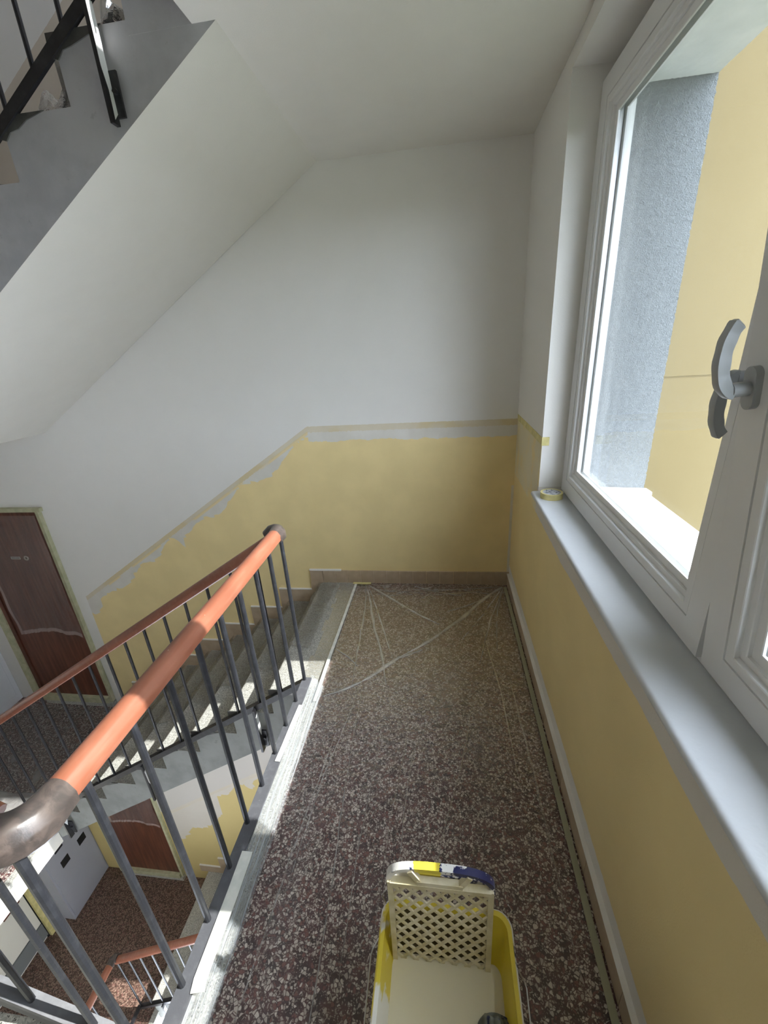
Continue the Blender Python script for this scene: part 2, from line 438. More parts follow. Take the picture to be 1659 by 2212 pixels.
# rough outer reveal faces (stucco relief on jamb and lintel)
b = MB()
def jamb(u, v):
    x = .185 + u * .247; z = ZO0 + v * (ZO1 - ZO0); e = 1 if u > .93 else 0
    d = .0025 * fbm(x * 120, z * 120) + .002
    return (x + e * .004 * noise.noise((z * 90, 3, 1)), YO0 - .001 - d * (1 if 0 < v < 1 else .2), z)
b.grid(jamb, 40, 220)
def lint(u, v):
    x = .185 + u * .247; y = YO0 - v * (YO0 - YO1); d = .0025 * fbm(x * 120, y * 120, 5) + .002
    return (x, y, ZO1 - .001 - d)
obj('trim_1', b, M_stucco, kind='structure', smooth='all')
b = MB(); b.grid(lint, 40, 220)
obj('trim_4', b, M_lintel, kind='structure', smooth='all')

# ------------------------------------------------------------------ window
win = thing('window_1', kind='structure')
FX = .10                            # inner face of the sash
def ring(b, y0, y1, z0, z1, prof, miters=True):
    """mitred frame: prof is [(u, x)] cross-section, u inward from the rectangle y0>y1"""
    n = len(prof); base = len(b.v)
    for (sy, sz) in ((0, 0), (1, 0), (1, 1), (0, 1)):
        for (u, x) in prof:
            y = (y0 - u) if sy == 0 else (y1 + u); z = (z0 + u) if sz == 0 else (z1 - u)
            b.v.append((x, y, z))
    for c in range(4):
        r0, r1 = base + c * n, base + ((c + 1) % 4) * n
        for k in range(n): b.f.append((r0 + k, r0 + (k + 1) % n, r1 + (k + 1) % n, r1 + k)); b.mi.append(0)
    return b
b = MB(); ring(b, -.645, -2.925, .9095, 2.366, [(0, .112), (.03, .112), (.03, .155), (.078, .155), (.078, .19), (0, .19)])
b.box(.128, .19, -1.84, -1.715, .93, 2.35)
obj('window_frame', b, M_pvc, win)
def leaf(y0, y1, z0, z1, tilt, open_handle):
    sash = thing('sash'); sash.parent = win
    b = MB(); ring(b, y0, y1, z0, z1, [(0, FX), (.0615, FX), (.0625, FX + .006), (.0625, FX + .030), (.0905, FX + .030), (.0905, FX + .050), (.1145, FX + .0505), (.1145, FX + .056), (.072, FX + .070), (.03, FX + .070), (.03, FX + .018), (0, FX + .018)])
    o1 = obj('sash_frame', b, M_pvc, sash)
    b = MB(); ring(b, y0 - .0645, y1 + .0645, z0 + .0645, z1 - .0645, [(0, FX + .0015), (.0195, FX + .0015), (.0215, FX + .0030), (.0225, FX + .0115), (.0235, FX + .0122), (.0345, FX + .0122), (.0365, FX + .0138), (.0375, FX + .0200), (.0555, FX + .0206), (.0575, FX + .0220), (.0575, FX + .0265), (0, FX + .0265)])  # bead shaped taller than a real one to keep direct sun off the sill
    o2 = obj('glazing_bead', b, M_pvc, sash)
    b = MB(); ring(b, y0 - .0905, y1 + .0905, z0 + .0905, z1 - .0905, [(0, FX + .023), (.0025, FX + .023), (.0025, FX + .0255), (0, FX + .0255)])
    ring(b, y0 - .0900, y1 + .0900, z0 + .0900, z1 - .0900, [(.0, FX + .0485), (.003, FX + .0485), (.003, FX + .050), (0, FX + .050)])
    obj('gasket', b, M_gasket, sash)
    b = MB(); ring(b, y0 - .088, y1 + .088, z0 + .088, z1 - .088, [(0, FX + .0302), (.012, FX + .0302), (.012, FX + .0455), (0, FX + .0455)])
    o3 = obj('pane_spacer', b, M_spacer, sash)
    g = .075
    b = MB(); b.box(FX + .0270, FX + .0300, y1 + g, y0 - g, z0 + g, z1 - g); o4 = obj('pane', b, M_glass, sash)
    b = MB(); b.box(FX + .0460, FX + .0485, y1 + g, y0 - g, z0 + g, z1 - g); o5 = obj('pane', b, M_glass, sash)
    return sash
def add_handle(sash, yc, zc, up):
    """lever handle: oval rose, neck, curved grip with finger waves; up = +1 or -1"""
    h = thing('handle'); h.parent = sash
    b = MB(); n = 24
    pr = []
    for k in range(n):
        a = 2 * math.pi * k / n; c, s_ = math.cos(a), math.sin(a)
        pr.append((yc + .0145 * c, zc + (.019 if s_ > 0 else -.019) * (1 if abs(s_) > 1e-6 else 0) + .0145 * s_))
    b.prism([(p[0], p[1]) for p in pr], FX - .011, FX + .001, 'yz')
    b2 = MB()
    # neck
    b.tube([(FX - .008, yc, zc), (FX - .022, yc, zc), (FX - .036, yc, zc)], .0115, 14, up=(0, 0, 1))
    # grip: flattened sweep
    path, sc = [], []
    pts = [(-.044, 0.0), (-.055, .004), (-.066, .018), (-.073, .040), (-.074, .065), (-.071, .090), (-.064, .111), (-.055, .126), (-.050, .131)]
    cr = []
    for i in range(len(pts) - 1):
        p0, p1, p2, p3 = pts[max(0, i - 1)], pts[i], pts[i + 1], pts[min(len(pts) - 1, i + 2)]
        for q in range(3):
            t = q / 3; cr.append(tuple(.5 * (2 * p1[d] + (p2[d] - p0[d]) * t + (2 * p0[d] - 5 * p1[d] + 4 * p2[d] - p3[d]) * t * t + (3 * p1[d] - p0[d] - 3 * p2[d] + p3[d]) * t ** 3) for d in (0, 1)))
    pts = cr + [pts[-1]]
    sc = [(1.0 + .045 * math.sin(i * 1.25)) * (1 if i < len(pts) - 2 else .82) for i in range(len(pts))]
    b.sweep([(FX - .008 + (p[0] + .008) * .70, yc, zc + up * (p[1] * .80 - .004)) for p in pts], [(.0085, -.009), (.0095, -.007), (.0095, .007), (.0085, .009), (-.0085, .009), (-.0095, .007), (-.0095, -.007), (-.0085, -.009)], up=(0, 1, .001),
            scales=sc)
    o = obj('lever', b, M_handle, h, smooth=True)
    # one level less: fold the empty away
    o.parent = sash; o.name = 'handle'; bpy.data.objects.remove(h)
    return o
L = leaf(-.652, -1.768, .922, 2.358, 0, False)
add_handle(L, -1.737, 1.505, -1)
Rr = leaf(-1.788, -2.915, .926, 2.352, 5.2, True)
add_handle(Rr, -1.818, 1.500, 1)
ang = math.radians(5.2); piv = Vector((FX, 0, .93))
Rr.matrix_local = Matrix.Translation(piv) @ Matrix.Rotation(-ang, 4, 'Y') @ Matrix.Translation(-piv)
# inner sill board with rounded nose and exterior sill
b = MB(); nose = [(-.032 + .011 * (1 - math.sin(a)), .898 + .011 * math.cos(a)) for a in [math.radians(t) for t in range(0, 181, 20)]]
poly = [(.112, .909), (.112, .887)] + [(x, z) for x, z in reversed(nose)]
b.prism([(x, z) for x, z in poly], -2.94, -.6405); obj('window_sill', b, M_sill, win, smooth=True)
b = MB(); b.prism([(.16, .928), (.16, .915), (.448, .897), (.448, .885), (.455, .885), (.455, .910)], -2.872, -.705)
obj('outer_sill', b, M_extsill, win)
b = MB(); b.prism([(.175, .931), (.175, .95), (.44, .937), (.458, .925), (.458, .886), (.452, .886), (.452, .909)], -.726, -.704)
obj('sill_end_cap', b, M_extsill, win)

# ------------------------------------------------------------------ outside
b = MB()
FY = 1.5
b.box(.43, 9.0, FY, FY + .5, -8, 1.155); b.box(.43, 9.0, FY, FY + .5, 1.172, 9); b.box(.43, 9.0, FY + .008, FY + .4, 1.15, 1.19)
obj('facade_wing', b, M_fac, None, 'yellow rendered wall of the building wing outside the window', 'building')
b = MB(); b.box(.431, .46, .0, FY, -8, 9); obj('wall_outside', b, M_fac, kind='structure')
b = MB(); b.box(.3, 400, -400, 400, -8.4, -8.0); obj('floor_courtyard', b, M_ground, kind='structure').name = 'floor'

# ------------------------------------------------------------------ landings
def half_landing(zt, name, kind_top=True):
    b = MB()
    # slab: window side plus the step-out above the far flight
    b.box(-1.085, -.001, YN + .001, -.001, zt - .20, zt - .030, 0); b.box(-1.132, -1.085, -2.22, -1.03, zt - .20, zt - .030, 0)
    b.box(-1.315, -1.085, -1.03, -.001, zt - .20, zt - .030, 0)
    b.box(-1.315, -1.085, YN + .001, -2.22, zt - .20, zt - .030, 0)
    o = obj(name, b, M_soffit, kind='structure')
    b = MB(); b.box(-1.06, -.001, YN + .001, -.001, zt - .03, zt); obj('terrazzo_slab', b, M_terr, o)
    # grey stone border with rounded nosing
    b = MB()
    r = .016; arc = [(-1.332 + r - r * math.sin(a), zt - r + r * math.cos(a)) for a in [math.radians(t) for t in range(0, 181, 20)]]
    b.prism([(-1.0605, zt)] + arc + [(-1.0605, zt - .032)], -1.031, -.0015)
    b.box(-1.136, -1.0605, -2.22, -1.031, zt - .032, zt)
    obj('stone_border', b, M_stone, o, smooth=True)
    b = MB(); b.box(-1.332, -1.0605, YN + .002, -2.22, zt - .032, zt); obj('stone_border', b, M_stone, o)
    return o
F0 = half_landing(0.0, 'floor')
FU = half_landing(ST, 'ceiling')
FD = half_landing(-ST, 'floor')
def floor_landing(zt, name):
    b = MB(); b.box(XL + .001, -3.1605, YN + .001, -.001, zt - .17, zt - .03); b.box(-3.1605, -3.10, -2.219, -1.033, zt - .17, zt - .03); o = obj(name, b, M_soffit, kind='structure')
    b = MB(); b.box(XL + .001, -3.132, YN + .001, -.001, zt - .03, zt); obj('terrazzo_slab', b, M_terr if zt > -2 else M_terr2, o)
    b = MB(); b.box(-3.132, -3.085, YN + .001, -.001, zt - .03, zt + .001); obj('stone_border', b, M_stone, o)
    return o
floor_landing(-ST / 2, 'floor'); floor_landing(-1.5 * ST, 'floor'); floor_landing(ST / 2, 'ceiling')

# ------------------------------------------------------------------ stair flights
def flight(z0, y0, y1, down, label, dark, name='staircase'):
    """8 risers between half-landing z0 and the floor landing to the left; y0<y1"""
    sg = -1 if down else 1
    st = thing(name, label, 'staircase')
    step_me = None
    for j in range(1, 8):
        if down:
            zt = z0 - RISE * j; xn = -1.332 - RUN * j; xf = -1.315 - RUN * (j - 1)
            if step_me is None:
                b = MB(); r = .018
                arc = [(xn + r - r * math.sin(a) - 0, zt - r + r * math.cos(a)) for a in [math.radians(t) for t in range(0, 181, 20)]]
                b.prism([(xf + .0, zt)] + arc + [(xn + .017, zt - .0365), (xn + .017, zt - RISE), (xn + .05, zt - RISE), (xn + .05, zt - .045), (xf, zt - .045)], y0, y1 - .001, 'xz', 0, 1)
                step_me = b.mesh('step', True); step_me.materials.append(M_stone.m); step_me.materials.append((M_string_dark if dark else M_string).m)
                o = obj('step', step_me, None, st); base = o
            else:
                o = base.copy(); COL.objects.link(o); o.parent = st; o.location = (-RUN * (j - 1), 0, -RISE * (j - 1))
        else:
            zt = z0 + RISE * j; xn = -1.332 - RUN * (j - 1); xf = -1.315 - RUN * j
            if step_me is None:
                b = MB(); b.prism([(xn, zt), (xf - .02, zt), (xf - .02, zt - .04), (xn - .05, zt - .04), (xn - .05, zt - RISE), (xn - .017, zt - RISE), (xn - .017, zt - .036), (xn, zt - .036)], y0 + .001, y1)
                step_me = b.mesh('step'); step_me.materials.append(M_stone.m); o = obj('step', step_me, None, st); base = o
            else:
                o = base.copy(); COL.objects.link(o); o.parent = st; o.location = (-RUN * (j - 1), 0, RISE * (j - 1))
    # sloped slab with sawtooth top
    b = MB()
    if down:
        poly = [(-1.061, z0 - .2002), (-1.3152, z0 - .2002)]
        for j in range(1, 8):
            xr_ = -1.332 - RUN * j + .0176
            xf_ = -1.3152 if j == 1 else -1.332 - RUN * (j - 1) + .0176
            poly += [(xf_, z0 - RISE * j - .0006), (xr_, z0 - RISE * j - .0006)]
        poly += [(-3.0994, z0 - RISE * 8 - .031), (-3.160, z0 - RISE * 8 - .031), (-3.160, z0 - 1.502)]
        b.prism(poly, y0 - .0008, y1 - .0015, 'xz', 0, 1)
        b.box(-1.3295, -1.0985, y0 - .0012, y0 - .0002, z0 - .2003, z0 - .0325, 1)
    else:
        top = []
        for j in range(1, 8):
            xn = -1.3492 - RUN * (j - 1)
            top += [(xn - .035, z0 + RISE * (j - 1)), (xn - .035, z0 + RISE * j - .041)]
        poly = [(-1.35, z0 - .03)] + top + [(-3.098, z0 + RISE * 7 - .041), (-3.098, z0 + 1.30), (-3.16, z0 + 1.30), (-3.16, z0 + 1.162), (-1.316, z0 - .1)]
        b.prism(poly, y0 + .0015, y1 - .0015, 'xz', 0, 1)
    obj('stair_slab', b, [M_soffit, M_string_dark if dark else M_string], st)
    return st
fl0 = flight(0.0, -1.03, -.001, True, 'lower flight of grey terrazzo steps going down left from the landing', False)
flu = flight(ST, -1.03, -.001, True, 'upper flight with grey painted side at top left, steps seen from below', True)
fld = flight(-ST, -1.03, -.001, True, 'lowest flight deep in the stairwell below the landing railing', False)
fln = flight(0.0, YN + .001, -2.22, False, 'flight rising to the left from the near end of the landing, mostly out of view', False)
# worn black paint on the nosings and side of the upper flight
for j in range(1, 4):
    b = MB(); xn = -1.332 - RUN * j; zt = ST - RISE * j
    b.prism([(xn - .002, zt + .002), (xn - .004, zt - .052), (xn + .020, zt - .060), (xn + .042, zt - .040), (xn + .075, zt - .034), (xn + .17 - .03 * j, zt - .016), (xn + .18, zt + .001)], -1.0345, -1.0305)
    obj('nosing_paint', b, M_nose_dark, flu)
for j in range(0, 8):
    b = MB(); xn = -1.332 - RUN * j; zt = -RISE * j; rr = random.random()
    b.prism([(xn - .0005, zt + .0005), (xn - .001, zt - .034), (xn + .02, zt - .036), (xn + .07 + .05 * rr, zt - .022), (xn + .13 + .06 * rr, zt + .0005)], -1.0345, -1.0305)
    obj('nosing_paint', b, M_nose_dark, fl0)

# ------------------------------------------------------------------ skirting tiles on the far wall
bb = thing('baseboard_far', kind='structure')
tw = .0935; tile_me = None
for k in range(15):
    b = MB() if tile_me is None else None
    if b is not None:
        b.box(-tw + .0008, -.0008, -.012, -.0005, .0005, .098); tile_me = b.mesh('tile'); tile_me.materials.append(M_tile.m); o = obj('tile', tile_me, None, bb); base = o
    else:
        o = base.copy(); COL.objects.link(o); o.parent = bb; o.location = (-tw * k, 0, 0)
    o.location.y = -.0004 * (k % 3)
def stair_skirt(z0, nm):
    """one L-shaped skirting piece per step"""
    g = thing(nm, kind='structure'); me = None
    for j in range(1, 8):
        x1 = -1.406 - .258 * (j - 1) + 0; z = z0 - RISE * j
        if me is None:
            b = MB(); b.box(x1 - .257, x1 - .001, -.012, -.0005, z + .0, z + .103); b.box(x1 - .0005, x1 + .092, -.012, -.0005, z + .0, z + RISE - .0)
            me = b.mesh('tile'); me.materials.append(M_tile.m); o = obj('tile', me, None, g); base = o
        else:
            o = base.copy(); COL.objects.link(o); o.parent = g; o.location = (-.2555 * (j - 1), 0, -RISE * (j - 1))
    # pale dust ledge on the tile tops
    for j in range(0, 8):
        z = z0 - RISE * j + .103; xa = -1.406 - .2555 * (j - 1)
        b = MB(); b.box(xa - .2555, xa + .001, -.0145, -.0005, z, z + .007) if j else b.box(-1.406, -1.17, -.0145, -.0005, z0 + .098, z0 + .108)
        obj('plaster_ledge', b, M_white, g)
stair_skirt(0.0, 'trim_2'); stair_skirt(-ST, 'trim_3')
bb2 = thing('baseboard_right', kind='structure')
tile2 = None
for k in range(34):
    if tile2 is None:
        b = MB(); b.box(-.0125, -.0005, -.0945 - .013, -.001 - .013, .0005, .088); tile2 = b.mesh('tile'); tile2.materials.append(M_tile.m); o = obj('tile', tile2, None, bb2); base = o
    else:
        o = base.copy(); COL.objects.link(o); o.parent = bb2; o.location = (0, -.0945 * k, 0)
    o.location.x = -.0003 * (k % 3)
b = MB(); b.box(-.016, -.0005, -3.24, -.013, .088, .092); obj('plaster_ledge', b, M_white, bb2)

# ------------------------------------------------------------------ railings
HPROF = [(.0240, -.019), (.0280, -.014), (.0285, .004), (.0265, .0085), (.0185, .0215), (.0150, .0245), (.0080, .0275), (0.0, .0285)]
HPROF = HPROF + [(-q[0], q[1]) for q in reversed(HPROF[:-1])]
BX, YB0, YB1 = -1.127, -1.04, -2.225
def bar_prof(wd, ht): return [(-wd / 2, -ht / 2), (wd / 2, -ht / 2), (wd / 2, ht / 2), (-wd / 2, ht / 2)]
def baluster_mesh(r, h, n=10):
    b = MB(); b.tube([(0, 0, 0), (0, 0, h * .35), (0, 0, h * .7), (0, 0, h)], r, n, up=(0, 1, 0)); return b.mesh('baluster', True)
def landing_railing(z0, label):
    t = thing('stair_railing', label, 'railing')
    b = MB(); b.box(BX - .012, BX + .032, YB1 - .02, YB0 + .018, z0 + .070, z0 + .082); obj('bottom_bar', b, M_bar, t)
    me = baluster_mesh(.0088, .80)
    me.materials.append(M_bal.m)
    ys = [YB0 + .004 - .1335 * i for i in range(10)]
    for y in ys:
        o = obj('baluster', me, None, t); o.location = (BX, y, z0 + .082)
    b = MB(); b.sweep([(BX, YB0 - .055, z0 + .890), (BX, -1.4, z0 + .890), (BX, -1.8, z0 + .890), (BX, YB1 + .075, z0 + .890)], HPROF); obj('handrail', b, M_wood, t, smooth=True)
    # dark elbows at both ends
    EP = [(q[0] * 1.12, (q[1] - .003) * 1.2) for q in HPROF]
    b = MB(); pth = [(BX, YB0 - .058, z0 + .889), (BX, YB0 - .03, z0 + .890)]
    for a in range(0, 91, 15):
        q = math.radians(a); pth.append((BX - .036 + .036 * math.cos(q), YB0 - .015 + .036 * math.sin(q) - .006, z0 + .890 - .010 * a / 90))
    pth.append((BX - .058, YB0 + .013, z0 + .862))
    b.sweep(pth, EP, scales=[.93, 1.02] + [1.05] * 6 + [1.02, .93][:len(pth) - 8]); obj('elbow', b, M_elbow, t, smooth=True)
    b = MB(); pth = [(BX, YB1 + .082, z0 + .889), (BX, YB1 + .05, z0 + .890)]
    for a in range(0, 91, 15):
        q = math.radians(a); pth.append((BX - .05 + .05 * math.cos(q), YB1 + .035 - .05 * math.sin(q), z0 + .890 + .020 * a / 90))
    pth.append((BX - .075, YB1 - .015, z0 + .926)); pth.append((BX - .11, YB1 - .015, z0 + .95))
    EP2 = [(q[0] * 1.18, (q[1] - .003) * 1.25) for q in HPROF]
    b.sweep(pth, EP2, scales=[.93, 1.02] + [1.08] * (len(pth) - 4) + [1.04, .96]); obj('elbow', b, M_elbow, t, smooth=True)
    return t
landing_railing(0.0, 'near landing railing with sunlit brown handrail and dark balusters along the floor edge')
SL = .63
def flight_railing(z0, y, up, label, nbal, black=True, brackets=True, light=None):
    """railing of a flight running left from the landing corner"""
    t = thing('stair_railing', label, 'railing'); sg = 1 if up else -1
    x1 = -3.24
    zb = lambda x: z0 + .076 + sg * SL * (BX - x)
    zh = lambda x: z0 + .875 + sg * SL * (BX - x)
    b = MB(); ht = .016
    b.sweep([(BX - .005, y, zb(BX - .005)), (x1, y, zb(x1))], bar_prof(.030, ht)); 
    b.sweep([(BX - .005, y - .012 * (1 if not up else -1), zb(BX - .005) - .014), (x1, y - .012 * (1 if not up else -1), zb(x1) - .014)], bar_prof(.006, .022))
    obj('bottom_bar', b, M_bar if up else M_black, t)
    if up:
        b = MB(); b.sweep([(BX - .005, y, zb(BX - .005) - .026), (x1, y, zb(x1) - .026)], bar_prof(.028, .036)); obj('bar_shade_side', b, M_bal, t)  # shaded side of the bar, its darkness put into the enamel colour
    me = baluster_mesh(.0072, .80, 8); me.materials.append((M_bal if up else M_black).m)
    for i in range(1, nbal + 1):
        x = BX - .1312 * i; o = obj('baluster', me, None, t); o.location = (x, y, zb(x) + .008)
    b = MB(); b.sweep([(BX - .055, y, zh(BX - .055)), (-2.2, y, zh(-2.2)), (x1 + .03, y, zh(x1 + .03))], [(q[0] * .95, q[1] * .95) for q in HPROF]); obj('handrail', b, M_wood, t, smooth=True)
    if brackets:
        for k, x in enumerate((-1.415, -2.195, -2.955)):
            yy = y - .014
            b = MB(); b.box(x - .006, x + .006, yy - .022, yy + .008, zb(x) - .30, zb(x) - .005); b.box(x + .002, x + .030, yy + .006, yy + .013, zb(x) - .28, zb(x) - .17)
            br = obj('bracket', b, M_black, t)
            q = zb(x); b = MB(); b.prism([(yy - .020, q - .05), (yy + .004, q - .03), (yy + .006, q - .15), (yy - .004, q - .19), (yy - .018, q - .14)] if z0 < 1 else [(yy - .021, q - .02), (yy + .007, q - .01), (yy + .007, q - .27), (yy - .012, q - .29), (yy - .010, q - .22), (yy - .021, q - .17)], x + .006, x + .0068, 'yz'); obj('splash_and_lit_side', b, M_pvc, br)  # white paint splash; on the upper flight it also paints in the lit side
            b = MB(); b.tube([(x + .018, yy + .007, zb(x) - .22), (x + .018, yy - .004, zb(x) - .22)], .008, 6, up=(0, 0, 1)); obj('bolt', b, M_black, br)
    return t
flight_railing(0.0, YB0, False, 'black balustrade of the lower flight with thin brown handrail', 16)
flight_railing(ST, YB0, False, 'black balustrade of the upper flight at top left', 16)
flight_railing(-ST, YB0, False, 'thin railing with brown handrail at the bottom of the stairwell', 16)
flight_railing(0.0, -2.215, True, 'grey railing of the rising flight in the bottom left corner', 3, brackets=False)
def floor_railing(z0, label):
    t = thing('stair_railing', label, 'railing'); x = -3.24
    b = MB(); b.sweep([(x, -1.04, z0 + .09), (x, -2.2, z0 + .09)], bar_prof(.03, .016)); obj('bottom_bar', b, M_black, t)
    me = baluster_mesh(.0072, .80, 8); me.materials.append(M_black.m)
    for i in range(1, 9): o = obj('baluster', me, None, t); o.location = (x, -1.04 - .13 * i, z0 + .098)
    b = MB(); b.sweep([(x, -1.075, z0 + .905), (x, -2.2, z0 + .905)], HPROF); obj('handrail', b, M_wood, t, smooth=True)
    b = MB(); EP = [(q[0] * 1.1, q[1] * 1.15) for q in HPROF]
    b.sweep([(x, -1.09, z0 + .905), (x, -1.05, z0 + .905), (x + .015, -1.035, z0 + .908), (x + .05, -1.035, z0 + .915)], EP); obj('elbow', b, M_elbow, t, smooth=True)
floor_railing(-1.5 * ST, 'railing along the edge of the lowest visible floor')
floor_railing(-.5 * ST, 'railing along the edge of the floor landing at left')

# ------------------------------------------------------------------ doors in the far wall, cabinets on the left
def door(zf, name, lower):
    d = thing(name, kind='structure')
    xr, xl, zt = -3.46, -4.12, zf + 1.915
    b = MB(); b.box(xl, xr, -.022, -.0005, zf + .105, zt); obj('door_leaf', b, M_door, d)
    b = MB(); b.box(xl - .035, xl, -.034, -.0005, zf + .10, zt + .0); obj('door_stop', b, M_door, d)
    b = MB(); b.box(xl - .105, xl - .035, -.045, -.0005, zf + .04, zt + .045); b.box(xl - .035, xr + .045, -.032, -.0005, zt, zt + .03); b.box(xr, xr + .026, -.032, -.0005, zf + .05, zt)
    obj('door_frame', b, M_tapeg, d)
    b = MB(); b.box(xl, xr + .03, -.05, -.0005, zf + .002, zf + .045); obj('threshold', b, M_stone, d)
    b = MB()
    pts = [(xl - .02, zf + .105), (xl - .02, zf + .045)] + [(xl + (xr - xl) * .62 + .05 * math.sin(i * 2.7), zf + .045 + .008 * i) for i in range(4)] + [(xr - .10, zf + .085), (xr - .12, zf + .105)]
    b.prism(pts, -.054, -.052); b.box(xl - .02, xr, -.052, -.0225, zf + .045, zf + .105); obj('masking_tape', b, M_tapeg, d)
    b = MB()
    b.box(-3.848, -3.762, -.0245, -.0215, zf + 1.512, zf + 1.535); obj('name_plate', b, M_brass, d)
    b = MB(); b.box(-3.842, -3.768, -.0250, -.0240, zf + 1.517, zf + 1.530); obj('name_card', b, M_kick, d)
    b = MB(); n = 14; b.tube([(-3.705 + .016 * math.cos(2 * math.pi * k / n), -.026, zf + 1.524 + .016 * math.sin(2 * math.pi * k / n)) for k in range(n)], .005, 6, up=(0, 1, 0), closed=True)
    obj('peephole_ring', b, M_brass, d, smooth=True)
    return d
door(-ST / 2, 'door_1', False); door(-1.5 * ST, 'door_2', True)
def door_sheet(zf, label, drop):
    b = MB()
    def fn(u, v):
        # u along the width (0 = hinge side right), v downwards
        xr, xl = -3.44, -4.03
        ztop = zf + 1.90; zbot = zf + drop + .05 * math.sin(u * 3.0) + .02 * noise.noise((u * 6, 1, 0))
        x = xr + (xl - xr) * u + (-.04 * (1 - v) if u > .9 else 0) * 0 - .03 * u * (1 - v) + .012 * noise.noise((u * 3, v * 6, 2)) * u
        y = -.060 - .010 * abs(noise.noise((u * 16 + v * 1.5, v * 2.2, 1))) - .007 * noise.noise((u * 30 + v * 4, v * 4, 4))
        return (x, y, ztop + (zbot - ztop) * v)
    def fo(u, v):
        k = 1 - max(0, min(1, abs(noise.noise((u * 13 + v * 2, v * 2.0, 1)) * 5)))
        e = 1.0 if v > .965 or u > .965 else 0.0
        return max(e * .75, k * .10 * v)
    b.grid(fn, 60, 70, fo)
    return obj('plastic_sheet', b, M_film_door, None, label, 'plastic sheet', smooth='all')
door_sheet(-ST / 2, 'clear plastic sheet taped over the brown door at left', .79)
door_sheet(-1.5 * ST, 'clear plastic sheet over the brown door deep in the stairwell', .97)
def cabinet(zf, label, squares, top):
    c = thing('meter_cabinet', label, 'cabinet'); mc = M_cab2 if squares else M_cab
    b = MB(); b.box(XL + .001, -4.43, -.50, -.002, zf + .002, zf + top); obj('body', b, mc, c)
    if squares:
        b = MB(); b.box(-4.4305, -4.418, -.485, -.02, zf + .06, zf + top - .01); dr = obj('cabinet_door', b, mc, c)
        for (y, z) in ((-.337, .976), (-.121, .737), (-.335, .739)):
            y -= .0; b = MB(); b.prism([(y - .046, zf + z - .048), (y + .046, zf + z - .048), (y + .046, zf + z + .048), (y - .046, zf + z + .048)], -4.4185, -4.4165, 'yz'); obj('meter_window', b, M_dark, dr)
    else:
        b = MB(); b.box(-4.4305, -4.424, -.45, -.045, zf + .08, zf + .62); dr = obj('cabinet_door', b, mc, c)
        b = MB(); b.box(-4.4302, -4.4275, -.453, -.042, zf + .077, zf + .623); obj('door_gap', b, M_gasket, c)
    return c
cabinet(-ST / 2, 'white flat cabinet beside the brown door at the left edge', False, 2.2)
cabinet(-1.5 * ST, 'grey white cabinet with three black square windows in the stairwell', True, 2.0)
# cream door in the left wall, one storey down
zf = -1.5 * ST
d3 = thing('door_3', kind='structure')
b = MB(); b.box(XL + .0005, XL + .03, -1.50, -.66, zf + .26, zf + 2.0); obj('door_leaf', b, M_cream, d3)
b = MB(); b.box(XL + .0005, XL + .036, -1.50, -.66, zf + .06, zf + .25); obj('kick_plate', b, M_kick, d3)
b = MB(); b.box(XL + .0005, XL + .05, -.645, -.59, zf + .002, zf + 2.05); obj('door_frame', b, M_tapey, d3)
b = MB(); b.box(XL + .0005, XL + .020, -.66, -.645, zf + .002, zf + 2.0); obj('door_gap', b, M_dark, d3)
b = MB(); b.box(XL + .03, XL + .036, -.86, -.70, zf + .74, zf + .83); obj('letter_plate', b, M_door, d3)
b = MB(); b.box(XL + .03, XL + .036, -1.20, -.98, zf + .66, zf + .80); obj('letter_plate', b, M_door, d3)

